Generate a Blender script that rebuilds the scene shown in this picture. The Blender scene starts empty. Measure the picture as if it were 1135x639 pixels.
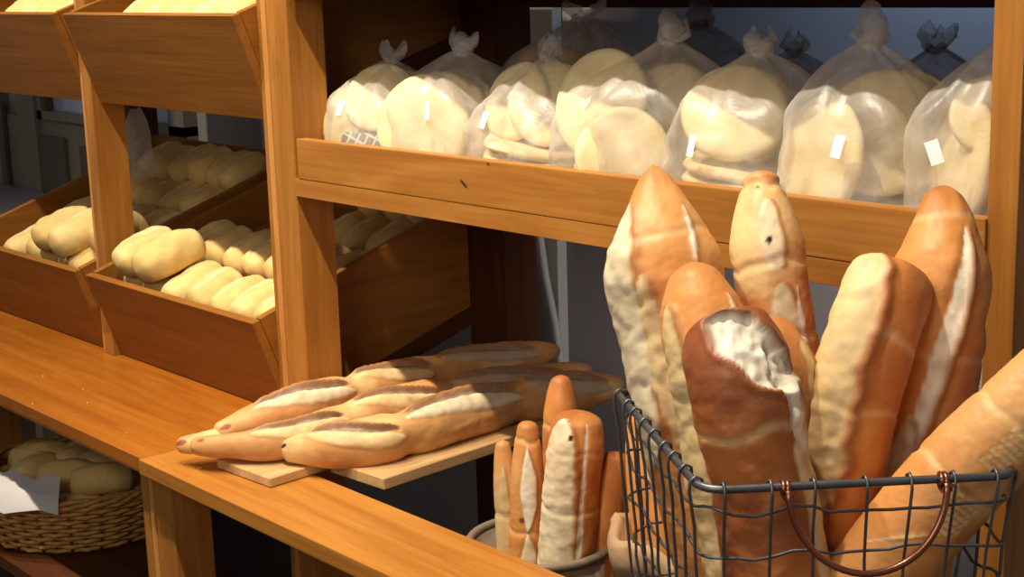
import bpy, bmesh, math, random
from mathutils import Vector, Matrix, noise
random.seed(11)
PI = math.pi
COL = bpy.context.scene.collection

# ------------------------------------------------------------------ camera frame (world X along the shelf, Y to the back wall, Z up; z = 0 at eye height)
F = 1700.0
CX = Vector((0.6546, 0.7555, -0.0294)); CY = Vector((0.1364, -0.1565, -0.9780)); CZ = Vector((-0.7433, 0.6365, -0.2058))
CX.normalize(); CY = (CY - CX*CY.dot(CX)).normalized(); CZ = CX.cross(CY).normalized()
CAM = Vector((2.460, -1.584, 0.0))
def ray(px, py): return CX*((px-567.5)/F) + CY*((py-319.5)/F) + CZ
def at_d(px, py, d): return CAM + ray(px, py)*d
def at_y(px, py, y): r = ray(px, py); return CAM + r*((y-CAM.y)/r.y)
def at_z(px, py, z): r = ray(px, py); return CAM + r*((z-CAM.z)/r.z)

# ------------------------------------------------------------------ materials
def lin(c):
    return tuple((v/255/12.92 if v/255 <= .04045 else ((v/255+.055)/1.055)**2.4) for v in c) + (1,)
def mat(name):
    m = bpy.data.materials.new(name); m.use_nodes = True
    nt = m.node_tree; b = nt.nodes['Principled BSDF']
    return m, nt, b
def N(nt, t, **kw):
    n = nt.nodes.new(t)
    for k, v in kw.items():
        if k in n.inputs: n.inputs[k].default_value = v
        else: setattr(n, k, v)
    return n
def ramp(nt, stops):
    r = nt.nodes.new('ShaderNodeValToRGB'); e = r.color_ramp.elements
    while len(e) < len(stops): e.new(.5)
    for q, (p, c) in zip(e, stops): q.position = p; q.color = c
    return r
def wood(name, dark, mid, light, axis, rough=.42, plank=0.0, spec=.4):
    m, nt, b = mat(name); L = nt.links.new
    tc = N(nt, 'ShaderNodeTexCoord'); mp = N(nt, 'ShaderNodeMapping')
    s = [9., 9., 9.]; s['xyz'.index(axis)] = .9
    mp.inputs['Scale'].default_value = s
    L(tc.outputs['Object'], mp.inputs['Vector'])
    n1 = N(nt, 'ShaderNodeTexNoise', Scale=2.2, Detail=6., Roughness=.6, Distortion=.8)
    L(mp.outputs['Vector'], n1.inputs['Vector'])
    r1 = ramp(nt, [(.2, lin(dark)), (.5, lin(mid)), (.82, lin(light))])
    L(n1.outputs['Fac'], r1.inputs['Fac'])
    mp2 = N(nt, 'ShaderNodeMapping'); s2 = [60., 60., 60.]; s2['xyz'.index(axis)] = 1.6
    mp2.inputs['Scale'].default_value = s2; L(tc.outputs['Object'], mp2.inputs['Vector'])
    n2 = N(nt, 'ShaderNodeTexNoise', Scale=2.5, Detail=3.); L(mp2.outputs['Vector'], n2.inputs['Vector'])
    r2 = ramp(nt, [(.3, (.84, .80, .76, 1)), (.6, (1, 1, 1, 1))]); L(n2.outputs['Fac'], r2.inputs['Fac'])
    mx = N(nt, 'ShaderNodeMix', data_type='RGBA', blend_type='MULTIPLY'); mx.inputs[0].default_value = .8
    L(r1.outputs['Color'], mx.inputs[6]); L(r2.outputs['Color'], mx.inputs[7])
    L(mx.outputs[2], b.inputs['Base Color'])
    bp = N(nt, 'ShaderNodeBump', Strength=.12, Distance=.002); L(n2.outputs['Fac'], bp.inputs['Height']); L(bp.outputs['Normal'], b.inputs['Normal'])
    b.inputs['Roughness'].default_value = rough; b.inputs['Specular IOR Level'].default_value = spec
    return m
W = {}
for ax in 'xyz':
    W['shelf_'+ax] = wood('pine_orange_'+ax, (140, 86, 28), (168, 110, 44), (188, 132, 62), ax)
    W['bin_'+ax] = wood('bin_wood_'+ax, (122, 74, 22), (148, 95, 32), (168, 114, 46), ax, rough=.5, spec=.3)
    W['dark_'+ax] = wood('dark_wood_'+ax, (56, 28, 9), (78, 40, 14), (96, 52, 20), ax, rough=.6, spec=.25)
W['counter'] = wood('counter_wood', (140, 76, 18), (166, 97, 27), (184, 114, 40), 'x', rough=.3, spec=.5)
W['strip'] = wood('strip_wood', (156, 94, 32), (182, 119, 47), (198, 136, 60), 'x', rough=.34, spec=.5)
W['board'] = wood('raw_board', (150, 112, 66), (196, 156, 104), (214, 180, 130), 'y', rough=.7, spec=.2)
W['inlay'] = wood('inlay_wood', (176, 112, 50), (204, 142, 74), (218, 162, 96), 'z')
def plain(name, c, rough=.6, metal=0, nscale=12, var=.12, bump=0.0, spec=.4):
    m, nt, b = mat(name); L = nt.links.new
    tc = N(nt, 'ShaderNodeTexCoord'); n = N(nt, 'ShaderNodeTexNoise', Scale=float(nscale), Detail=5.); L(tc.outputs['Object'], n.inputs['Vector'])
    a = lin(c); r = ramp(nt, [(.3, tuple(v*(1-var) for v in a[:3])+(1,)), (.7, tuple(min(1, v*(1+var)) for v in a[:3])+(1,))])
    L(n.outputs['Fac'], r.inputs['Fac']); L(r.outputs['Color'], b.inputs['Base Color'])
    b.inputs['Roughness'].default_value = rough; b.inputs['Metallic'].default_value = metal; b.inputs['Specular IOR Level'].default_value = spec
    if bump:
        bp = N(nt, 'ShaderNodeBump', Strength=bump, Distance=.003); L(n.outputs['Fac'], bp.inputs['Height']); L(bp.outputs['Normal'], b.inputs['Normal'])
    return m
W['wall'] = plain('wall_paint', (150, 146, 146), .85, nscale=3, var=.05)
W['panelling'] = plain('grey_panelling', (112, 104, 92), .8, nscale=3, var=.08)
W['recess'] = plain('panel_recess', (78, 70, 60), .85, nscale=3, var=.08)
W['white_trim'] = plain('white_trim', (200, 196, 186), .5, nscale=6, var=.05)
W['floor'] = plain('floor_tile', (60, 40, 28), .5, nscale=5, var=.2)
W['pane'] = plain('window_pane', (150, 168, 190), .15, nscale=4, var=.15)
W['grey_top'] = plain('grey_laminate', (98, 98, 104), .5, nscale=8, var=.06)
W['wire'] = plain('dark_wire', (104, 106, 110), .42, .8, 30, .2)
W['copper'] = plain('copper_wire', (150, 96, 76), .32, .9, 30, .2)
W['tub'] = plain('grey_tub', (128, 114, 96), .5, 0, 14, .12)
W['wicker'] = plain('wicker', (182, 134, 66), .6, 0, 60, .35, .3)
W['wicker_dark'] = plain('wicker_dark', (120, 78, 32), .65, 0, 60, .35, .3)
W['linen'] = plain('linen', (172, 140, 104), .9, 0, 30, .2, .6)
W['paper'] = plain('white_paper', (196, 192, 190), .7, 0, 20, .04)
W['sticker'] = plain('sticker_paper', (250, 250, 252), .4, 0, 20, .02)
W['knotmark'] = plain('knot_mark', (70, 28, 6), .6, 0, 30, .2)
W['crumb'] = plain('crumb', (216, 180, 124), .9, 0, 60, .1)
def checked():
    m, nt, b = mat('checked_sheet'); L = nt.links.new
    tc = N(nt, 'ShaderNodeTexCoord'); br = N(nt, 'ShaderNodeTexBrick', offset=0.0, squash=1.0)
    br.inputs['Color1'].default_value = lin((128, 116, 104)); br.inputs['Color2'].default_value = lin((112, 104, 96)); br.inputs['Mortar'].default_value = lin((226, 220, 206))
    br.inputs['Scale'].default_value = 1.; br.inputs['Mortar Size'].default_value = .0022; br.inputs['Brick Width'].default_value = .02; br.inputs['Row Height'].default_value = .02
    mp = N(nt, 'ShaderNodeMapping'); mp.inputs['Rotation'].default_value = (0, 0, .35)
    L(tc.outputs['Object'], mp.inputs['Vector']); L(mp.outputs['Vector'], br.inputs['Vector']); L(br.outputs['Color'], b.inputs['Base Color']); b.inputs['Roughness'].default_value = .5
    return m
W['check'] = checked()
def bread(name, rough=.5, bumpscale=70., bump=.22, spec=.4):
    m, nt, b = mat(name); L = nt.links.new
    at = N(nt, 'ShaderNodeVertexColor', layer_name='Col'); tc = N(nt, 'ShaderNodeTexCoord')
    n = N(nt, 'ShaderNodeTexNoise', Scale=22., Detail=5., Roughness=.6); L(tc.outputs['Object'], n.inputs['Vector'])
    r = ramp(nt, [(.3, (.82, .76, .70, 1)), (.62, (1, 1, 1, 1))]); L(n.outputs['Fac'], r.inputs['Fac'])
    mx = N(nt, 'ShaderNodeMix', data_type='RGBA', blend_type='MULTIPLY'); mx.inputs[0].default_value = .75
    L(at.outputs['Color'], mx.inputs[6]); L(r.outputs['Color'], mx.inputs[7]); L(mx.outputs[2], b.inputs['Base Color'])
    n2 = N(nt, 'ShaderNodeTexNoise', Scale=bumpscale, Detail=5., Roughness=.65); L(tc.outputs['Object'], n2.inputs['Vector'])
    bp = N(nt, 'ShaderNodeBump', Strength=bump, Distance=.003); L(n2.outputs['Fac'], bp.inputs['Height']); L(bp.outputs['Normal'], b.inputs['Normal'])
    b.inputs['Roughness'].default_value = rough; b.inputs['Specular IOR Level'].default_value = spec
    return m
W['bread'] = bread('loaf_crust'); W['roll'] = bread('soft_roll', .65, 40., .2, .25); W['flat'] = bread('flatbread', .8, 50., .3, .15)
def plastic(name, tint, lo, hi):
    m = bpy.data.materials.new(name); m.use_nodes = True; nt = m.node_tree; nt.nodes.clear(); L = nt.links.new
    out = N(nt, 'ShaderNodeOutputMaterial'); tr = N(nt, 'ShaderNodeBsdfTransparent')
    tr.inputs['Color'].default_value = (.96, .95, .94, 1)
    di = N(nt, 'ShaderNodeBsdfDiffuse'); di.inputs['Color'].default_value = tint
    tl = N(nt, 'ShaderNodeBsdfTranslucent'); tl.inputs['Color'].default_value = tint
    gl = N(nt, 'ShaderNodeBsdfGlossy'); gl.inputs['Roughness'].default_value = .38; gl.inputs['Color'].default_value = (.9, .9, .9, 1)
    tc = N(nt, 'ShaderNodeTexCoord'); n = N(nt, 'ShaderNodeTexNoise', Scale=14., Detail=4., Distortion=1.6); L(tc.outputs['Object'], n.inputs['Vector'])
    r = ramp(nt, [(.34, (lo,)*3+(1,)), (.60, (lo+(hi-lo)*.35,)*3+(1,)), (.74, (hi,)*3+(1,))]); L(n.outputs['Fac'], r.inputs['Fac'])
    bp = N(nt, 'ShaderNodeBump', Strength=.35, Distance=.010); L(n.outputs['Fac'], bp.inputs['Height'])
    for q in (di, gl): L(bp.outputs['Normal'], q.inputs['Normal'])
    m1 = N(nt, 'ShaderNodeMixShader'); m1.inputs[0].default_value = .5; L(di.outputs[0], m1.inputs[1]); L(tl.outputs[0], m1.inputs[2])
    m2 = N(nt, 'ShaderNodeMixShader'); L(r.outputs['Color'], m2.inputs[0]); L(tr.outputs[0], m2.inputs[1]); L(m1.outputs[0], m2.inputs[2])
    fr = N(nt, 'ShaderNodeLayerWeight'); fr.inputs['Blend'].default_value = .25
    mm = N(nt, 'ShaderNodeMath', operation='MULTIPLY_ADD'); mm.inputs[1].default_value = .22; mm.inputs[2].default_value = .02; L(fr.outputs['Facing'], mm.inputs[0])
    m3 = N(nt, 'ShaderNodeMixShader'); L(mm.outputs[0], m3.inputs[0]); L(m2.outputs[0], m3.inputs[1]); L(gl.outputs[0], m3.inputs[2])
    L(m3.outputs[0], out.inputs['Surface'])
    return m
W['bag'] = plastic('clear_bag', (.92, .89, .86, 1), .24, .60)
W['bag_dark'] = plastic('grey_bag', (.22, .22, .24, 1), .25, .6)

# ------------------------------------------------------------------ object helpers
def tag(o, label, cat, group=None):
    o['label'] = label; o['category'] = cat
    if group: o['group'] = group
    return o
def thing(name, label, cat, loc=(0, 0, 0), group=None):
    o = bpy.data.objects.new(name, None); COL.objects.link(o); o.location = loc; o.empty_display_size = .05
    return tag(o, label, cat, group)
def obj(name, bm, m, parent=None, origin=None, smooth=False):
    """bm is in world coordinates; the mesh is stored relative to its parent (or to origin)"""
    base = Vector((0, 0, 0))
    p = parent
    while p is not None: base += Vector(p.location); p = p.parent
    off = Vector(origin) if origin is not None else base
    bmesh.ops.translate(bm, vec=-off, verts=bm.verts)
    bmesh.ops.recalc_face_normals(bm, faces=bm.faces)
    me = bpy.data.meshes.new(name); bm.to_mesh(me); bm.free(); me.materials.append(m)
    if smooth:
        for f in me.polygons: f.use_smooth = True
    o = bpy.data.objects.new(name, me); COL.objects.link(o); o.location = off - base
    if parent: o.parent = parent
    return o
def struct(name, bm, m):
    o = obj(name, bm, m); o['kind'] = 'structure'; return o
def box(bm, x0, x1, y0, y1, z0, z1, bev=0.0):
    t = bmesh.new()
    vs = [t.verts.new((x, y, z)) for x in (x0, x1) for y in (y0, y1) for z in (z0, z1)]
    for f in ((0, 1, 3, 2), (4, 6, 7, 5), (0, 4, 5, 1), (2, 3, 7, 6), (0, 2, 6, 4), (1, 5, 7, 3)): t.faces.new([vs[i] for i in f])
    bmesh.ops.recalc_face_normals(t, faces=t.faces)
    if bev: bmesh.ops.bevel(t, geom=t.edges[:], offset=bev, segments=2, affect='EDGES', profile=.6)
    merge(bm, t); return bm
def merge(bm, t):
    me = bpy.data.meshes.new('tmp'); t.to_mesh(me); t.free(); bm.from_mesh(me); bpy.data.meshes.remove(me)
def bx(*a, bev=.002): return box(bmesh.new(), *a, bev=bev)
def prism_yz(x0, x1, poly, bev=.0015):
    bm = bmesh.new()
    a = [bm.verts.new((x0, y, z)) for y, z in poly]; b = [bm.verts.new((x1, y, z)) for y, z in poly]
    bm.faces.new(a); bm.faces.new(b[::-1]); n = len(poly)
    for i in range(n): bm.faces.new((a[i], b[i], b[(i+1) % n], a[(i+1) % n]))
    bmesh.ops.recalc_face_normals(bm, faces=bm.faces)
    if bev: bmesh.ops.bevel(bm, geom=bm.edges[:], offset=bev, segments=1, affect='EDGES')
    return bm
def tube(bm, pts, r, seg=8, closed=False):
    pts = [Vector(p) for p in pts]; n = len(pts); rings = []; e1 = None
    for i in range(n):
        a = pts[(i-1) % n] if (closed or i) else pts[0]; b = pts[(i+1) % n] if (closed or i < n-1) else pts[-1]
        t = (b-a).normalized()
        if e1 is None: e1 = t.orthogonal().normalized()
        e1 = (e1 - t*e1.dot(t)).normalized(); e2 = t.cross(e1)
        rr = r[i] if isinstance(r, (list, tuple)) else r
        rings.append([bm.verts.new(pts[i] + (e1*math.cos(2*PI*k/seg) + e2*math.sin(2*PI*k/seg))*rr) for k in range(seg)])
    m = n if closed else n-1
    for i in range(m):
        A, B = rings[i], rings[(i+1) % n]
        if closed and i == n-1:   # best alignment at the seam
            s = min(range(seg), key=lambda q: (A[0].co-B[q].co).length); B = B[s:]+B[:s]
        for k in range(seg): bm.faces.new((A[k], A[(k+1) % seg], B[(k+1) % seg], B[k]))
    if not closed: bm.faces.new(rings[0][::-1]); bm.faces.new(rings[-1])
    return bm
def sm(a, b, x):
    x = max(0, min(1, (x-a)/(b-a))); return x*x*(3-2*x)
def mixc(a, b, f): return tuple(p+(q-p)*f for p, q in zip(a, b))
def nz(*v): return noise.noise(Vector(v))

# ------------------------------------------------------------------ loaves
CR = dict(orange=lin((216, 146, 78)), deep=lin((196, 118, 58)), brown=lin((150, 84, 46)), dark=lin((118, 64, 32)), tan=lin((220, 164, 100)),
          fissure=lin((150, 124, 104)), gold=lin((206, 150, 92)), goldl=lin((228, 190, 130)), cream=lin((228, 198, 142)), flour=lin((232, 216, 180)), white=lin((246, 236, 214)), grey=lin((190, 168, 140)), pale=lin((236, 204, 148)),
          rollc=lin((236, 208, 140)), rolld=lin((216, 172, 92)), black=lin((38, 24, 14)))
def loaf_bm(pts, R, ref, crust, light, cuts=(), lo=.14, hi=.22, tipr=.12, lor=.3, flat=1.0, seg=88, rings=200, seed=0., lump=.07, pinch=(), fine=.012, marks=(), tpow=(2.0, .62), patches=(), tipdark=.35, facet=.0, bulges=()):
    """crusty loaf along a centre line: phi = 0 faces ref, phi > 0 to the right of it; cuts open the crust in lens-shaped bands"""
    pts = [Vector(p) for p in pts]
    def raw(t):
        n = len(pts)
        if n == 2: return pts[0].lerp(pts[1], t)
        s = t*(n-1); i = min(int(s), n-2); f = s-i
        p0 = pts[max(i-1, 0)]; p1 = pts[i]; p2 = pts[i+1]; p3 = pts[min(i+2, n-1)]
        return ((2*p1) + (p2-p0)*f + (2*p0-5*p1+4*p2-p3)*f*f + (3*p1-p0-3*p2+p3)*f**3)*.5
    tab = [0.0]; prev = raw(0)      # even spacing along the length
    for i in range(1, 121):
        q = raw(i/120); tab.append(tab[-1]+(q-prev).length); prev = q
    L = tab[-1]
    def cl(t):
        d = max(0, min(1, t))*L; i = 0
        lo_, hi_ = 0, 120
        while hi_-lo_ > 1:
            m_ = (lo_+hi_)//2
            if tab[m_] <= d: lo_ = m_
            else: hi_ = m_
        return raw((lo_+(d-tab[lo_])/max(1e-9, tab[hi_]-tab[lo_]))/120)
    bm = bmesh.new(); lay = bm.verts.layers.float_color.new('Col'); rr = []
    for i in range(rings+1):
        t = i/rings
        t = .5-.5*math.cos(PI*t) if i in (0, rings) else t
        c = cl(t); ax = (cl(min(1, t+.012))-cl(max(0, t-.012))).normalized()
        e1 = (Vector(ref)-ax*Vector(ref).dot(ax)).normalized(); e2 = ax.cross(e1)
        pr = 1.0
        if t < lo: pr *= lor+(1-lor)*math.sqrt(max(0, 1-(1-t/lo)**2))
        if t > 1-hi: pr *= tipr+(1-tipr)*max(0, 1-((t-1+hi)/hi)**tpow[0])**tpow[1]
        end = min(t, 1-t)*L
        cap = R*.30
        if end < cap: pr *= math.sqrt(max(0.0004, 1-(1-end/cap)**2))
        for bt, bw, ba in bulges: pr *= 1+ba*math.exp(-((t-bt)/bw)**2)
        pins = []
        for p, a in pinch:
            pins.append((p, a))
        row = []
        for k in range(seg):
            phi = -PI+2*PI*k/seg
            u = (e1*math.cos(phi)*flat+e2*math.sin(phi))
            q = c+u*R
            a = nz(q.x*14+seed, q.y*14, q.z*14)*lump + nz(q.x*45, q.y*45+seed, q.z*45)*lump*.35 + nz(q.x*150, q.y*150, q.z*150+seed)*fine
            if facet: a += facet*math.cos(3*phi+seed+t*3)
            col = mixc(light, crust, sm(-.38, .24, nz(q.x*9+seed*3, q.y*9, q.z*9)+.25*nz(q.x*40, q.y*40, q.z*40)+.12))
            for p, pa in pins:
                g = math.exp(-((t-p+.016*nz(u.x*1.3+seed, u.y*1.3, p*9))*L/.0045)**2); a -= pa*1.2*g; col = mixc(col, CR['pale'], g*.42)
            if t > .93: col = mixc(col, CR['dark'], tipdark*sm(.93, 1, t))
            for ct in cuts:
                t0, t1, p0, p1, w = ct[:5]; cc = CR[ct[5]]; dep = ct[6]; ear = ct[7]; sh = ct[8] if len(ct) > 8 else .5
                s = (t-t0)/(t1-t0)
                if not -.04 < s < 1.04: continue
                s_ = max(0.001, min(.999, s))
                wob = nz(t*L*40+seed*7, p0*3, 1.7)*.16 + nz(t*L*75+seed, p0*5, 4.1)*.05
                hw = w*math.sin(PI*s_)**sh
                d = (phi-(p0+(p1-p0)*s)-wob*w)/max(hw, .02)
                if s < 0 or s > 1: continue
                inn = 1-sm(.82, 1.04, abs(d))
                if inn > 0:
                    tex = .5+.5*nz(q.x*60, q.y*60+seed, q.z*60)
                    c2 = mixc(cc, mixc(cc, CR['grey'], .55), sm(.45, .9, tex))
                    col = mixc(col, c2, inn)
                    a += dep*inn*(1-.6*d*d)+inn*nz(q.x*70, q.y*70, q.z*70+seed)*.03
                g = math.exp(-((abs(d)-1.08)*hw/max(.16*hw, .085))**2)*min(1, hw/.1)
                if ear and (d*ear > 0):
                    a += abs(ear)*g; col = mixc(col, mixc(crust, CR['dark'], .65), g*.85)
                elif ear: a -= abs(ear)*.5*g
            for tc, pc, pa, pb, rot, pcol, pdep in patches:
                X_, Y_ = (phi-pc)*R, (t-tc)*L; cr_, sr_ = math.cos(rot), math.sin(rot)
                dd = math.hypot((X_*cr_+Y_*sr_)/pa, (-X_*sr_+Y_*cr_)/pb)+.28*nz(q.x*45, q.y*45, q.z*45+seed)
                if dd < 1.25:
                    inn = 1-sm(.86, 1.0, dd); col = mixc(col, mixc(CR[pcol], CR['grey'], .5*sm(.1, .6, nz(q.x*80, q.y*80, q.z*80))), inn)
                    a += pdep*inn+inn*.08*nz(q.x*90, q.y*90, q.z*90)+.05*math.exp(-((dd-1.08)/.12)**2)
            for mt, mp, mr, mc in marks:
                dd = math.hypot((t-mt)*L, (phi-mp)*R)
                if dd < mr: col = mixc(CR[mc], col, sm(.7*mr, mr, dd)); a -= .03*(1-dd/mr)
            v = bm.verts.new(c+u*(R*pr*(1+a))); v[lay] = col[:3]+(1,); row.append(v)
        rr.append(row)
    for i in range(rings):
        for k in range(seg): bm.faces.new((rr[i][k], rr[i][(k+1) % seg], rr[i+1][(k+1) % seg], rr[i+1][k]))
    bm.faces.new(rr[0][::-1]); bm.faces.new(rr[-1])
    return bm
def loaf(name, label, cat, group, pts, R, ref, crust, light, m='bread', **kw):
    bm = loaf_bm(pts, R, ref, CR[crust], CR[light], **kw)
    o = obj(name, bm, W[m], origin=pts[0], smooth=True)
    return tag(o, label, cat, group)

# ------------------------------------------------------------------ the setting
CZT = -.88                    # counter top
LOW = -1.285                   # lower shelf top
FLR = -1.63
struct('floor', bx(-5, 3.2, -3.2, .9, FLR-.05, FLR, bev=0), W['floor'])
wb = bmesh.new()
box(wb, -5, 3.2, .85, .95, FLR, 1.4); struct('wall_back', wb, W['wall'])
pn = bmesh.new()              # grey panelling of the far room behind the left bins
box(pn, -4.6, -1.9, .81, .85, FLR, -.50)
box(pn, -4.6, -3.36, .80, .85, -.50, -.1); box(pn, -3.16, -3.0, .79, .85, FLR, -.1)
struct('trim_1', pn, W['panelling'])
rc = bmesh.new()
box(rc, -3.0, -2.78, .795, .815, -.82, -.56); box(rc, -2.66, -2.52, .795, .815, -.82, -.58); box(rc, -3.35, -3.30, .79, .805, -.8, -.45)
struct('trim_2', rc, W['recess'])
struct('trim_3', bx(-1.47, -1.36, .82, .85, -.75, .2), W['white_trim'])
wt = bmesh.new(); a = at_y(597, 250, .80); b = at_y(623, 412, .80)
tube(wt, [a+(a-b)*.4, a, a.lerp(b, .35)+Vector((-.004, 0, 0)), a.lerp(b, .7)+Vector((.004, 0, 0)), b, b+(b-a)*.8], .009, 10); struct('trim_4', wt, W['white_trim'])
struct('trim_5', bx(-.28, -.18, .82, .85, FLR, .3), W['white_trim'])
wf = bmesh.new()
for q in ((-3.0, -1.9, .80, .85, -.50, -.47), (-3.0, -2.96, .80, .85, -.5, -.05), (-2.0, -1.9, .8, .85, -.5, -.05)): box(wf, *q)
win = struct('window_1', wf, W['panelling'])
obj('pane', bx(-2.96, -2.0, .835, .846, -.47, -.05, bev=0), W['pane'], win)
obj('pane_frame', bx(-2.94, -2.925, .80, .836, -.47, -.05, bev=0), W['recess'], win)

# grey table beyond the bins
gt = thing('side_table', 'grey topped table standing against the far back wall', 'table', (-2.7, .5, FLR))
obj('table_top', bx(-3.4, -1.95, .26, .78, -.80, -.77), W['grey_top'], gt)
for x in (-3.35, -2.0):
    for y in (.3, .74): obj('leg', bx(x-.025, x+.025, y-.025, y+.025, FLR, -.80), W['panelling'], gt)

# ------------------------------------------------------------------ shelf unit
PX0, PX1 = -.12, -.015        # left post
sh = thing('bread_shelf', 'large orange pine shelving unit with posts and lipped shelf of bagged flatbreads', 'shelf', (0, 0, FLR))
def post(x0, x1, y0, y1, z0, z1, m, inlay=False):
    p = obj('post', bx(x0, x1, y0, y1, z0, z1), m, sh)
    if inlay:
        obj('inlay_strip', bx(x0+.018, x0+.034, y0-.0025, y0+.001, z0, z1, bev=.0008), W['inlay'], p)
    return p
post(PX0, PX1, 0, .082, FLR, 1.0, W['shelf_z'], True)
post(1.472, 1.512, 0, .082, FLR, 1.0, W['shelf_z'])
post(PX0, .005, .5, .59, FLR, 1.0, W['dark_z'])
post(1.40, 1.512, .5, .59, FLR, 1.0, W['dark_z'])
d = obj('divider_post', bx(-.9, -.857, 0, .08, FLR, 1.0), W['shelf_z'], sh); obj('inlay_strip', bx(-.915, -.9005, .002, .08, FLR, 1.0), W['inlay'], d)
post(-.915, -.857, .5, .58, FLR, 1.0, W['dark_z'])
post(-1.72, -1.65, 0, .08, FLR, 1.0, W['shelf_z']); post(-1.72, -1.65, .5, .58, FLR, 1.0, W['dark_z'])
obj('shelf_board', bx(PX1-.0, 1.474, -.0032, .60, -.418, -.384, bev=.001), W['shelf_x'], sh)
lip = obj('front_lip', bx(PX1+.014, 1.473, -.004, .020, -.3835, -.307), W['shelf_x'], sh)
def sliver(bm, p, L, h, tilt):
    vs = [bm.verts.new(p+Vector((x*math.cos(tilt)-z*math.sin(tilt), -.0008, x*math.sin(tilt)+z*math.cos(tilt)))) for x, z in ((-L, 0), (-L*.4, h), (L*.5, h*.6), (L, 0), (L*.4, -h), (-L*.5, -h*.5))]
    bm.faces.new(vs)
for q in ((514, 203, .012, .0026, -.5), (541, 181, .004, .0015, 0)):
    kb = bmesh.new(); sliver(kb, at_y(q[0], q[1], -.0045), *q[2:]); obj('wood_knot', kb, W['knotmark'], lip)
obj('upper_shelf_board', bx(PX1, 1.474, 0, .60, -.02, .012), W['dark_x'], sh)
obj('upper_gap_blocker', bx(-.1195, PX1-.0005, .083, .4995, -.02, .012), W['dark_x'], sh)  # unseen filler piece, added to stop light leaking beside the left post
obj('upper_light_blocker', bx(-.119, 1.51, .601, .615, -.02, 1.0), W['dark_x'], sh)  # unseen board, added to keep the spots off the back wall
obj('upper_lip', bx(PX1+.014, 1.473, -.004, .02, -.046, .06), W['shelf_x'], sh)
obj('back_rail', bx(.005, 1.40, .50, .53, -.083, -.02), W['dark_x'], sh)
for x0, x1 in ((-.857, PX0), (-1.65, -.915)):   # sloped cleats that carry the bins
    for s in (0, 1):
        for z0 in (-.281, -.88):
            xx = (x0+.0005, x0+.03) if s == 0 else (x1-.03, x1-.0005)
            zb = lambda y: z0+.3*(y-.02)-.001
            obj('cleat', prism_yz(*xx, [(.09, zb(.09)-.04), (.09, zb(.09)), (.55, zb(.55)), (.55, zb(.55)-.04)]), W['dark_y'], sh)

# counter
ct = thing('display_counter', 'long orange wooden counter with front strip and lower shelf running below the bread bins', 'counter', (0, -.2, FLR))
obj('worktop', bx(-2.1, -.085, -.332, .0-.001, CZT-.028, CZT), W['counter'], ct)
obj('worktop', bx(-.084, -.012, -.338, -.001, CZT-.030, CZT), W['strip'], ct)
for a_, b_ in ((-1.649, -.916), (-.8565, -.1205)): obj('back_board', bx(a_, b_, -.0005, .085, CZT-.028, CZT-.0006), W['counter'], ct)
obj('front_strip', bx(-.0115, 1.5, -.338, -.155, CZT-.030, CZT), W['strip'], ct)
obj('apron_rail', bx(-2.1, 1.45, -.325, -.300, CZT-.036, CZT-.0305), W['inlay'], ct)
for x in (-.135, 1.38, -1.95): 
    l = obj('leg', bx(x, x+.12, -.312, -.232, LOW-.03 if x < 1 else LOW-.03, CZT-.0365), W['shelf_z'], ct)
    obj('inlay_strip', bx(x+.036, x+.05, -.3145, -.311, LOW, CZT-.037, bev=.0008), W['inlay'], l)
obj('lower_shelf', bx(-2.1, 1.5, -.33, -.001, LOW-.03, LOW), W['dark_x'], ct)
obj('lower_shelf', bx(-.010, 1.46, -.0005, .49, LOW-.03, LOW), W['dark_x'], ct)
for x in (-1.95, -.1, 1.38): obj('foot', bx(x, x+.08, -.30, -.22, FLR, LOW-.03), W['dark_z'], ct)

# ------------------------------------------------------------------ bread bins
def topz(y): return .205+.33*(y+.055)
def botz(y): return .3*(y-.02)
def make_bin(x0, x1, z0, label):
    T = .018
    t = thing('bread_bin', label, 'bin', ((x0+x1)/2, .02, z0), 'slanted wooden bread bins')
    P = lambda y, z: (y, z0+z)
    obj('front_panel', prism_yz(x0, x1, [P(.02, 0), P(-.055, .205), P(-.055+T*1.05, .205+.004), P(.02+T*1.05, .004)]), W['bin_x'], t)
    for a, b in ((x0, x0+T), (x1-T, x1)):
        obj('side_panel', prism_yz(a, b, [P(.02+T*1.06, botz(.039)), P(-.055+T*1.06, topz(-.055+T)), P(.55, topz(.55)), P(.55, botz(.55))]), W['bin_y'], t)
    obj('back_panel', prism_yz(x0, x1, [P(.5505, botz(.55)), P(.5505, topz(.55)+.02), P(.568, topz(.55)+.02), P(.568, botz(.55))]), W['bin_x'], t)
    fl = lambda y: topz(y)-.10
    obj('bin_floor', prism_yz(x0+T+.0005, x1-T-.0005, [P(.003, fl(.003)-.012), P(.003, fl(.003)), P(.55, fl(.55)), P(.55, fl(.55)-.012)], bev=0), W['bin_x'], t)
    return t
LB, UB = -.88, -.281
make_bin(-.8565, -.1205, LB, 'slanted wooden bin of rolls on the counter between divider and left post')
make_bin(-1.6495, -.916, LB, 'slanted wooden bin of rolls on the counter at the left edge')
make_bin(-.8565, -.1205, UB, 'upper slanted wooden bin between divider and left post, rolls just showing')
make_bin(-1.6495, -.916, UB, 'upper slanted wooden bin at the top left corner')

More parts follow.
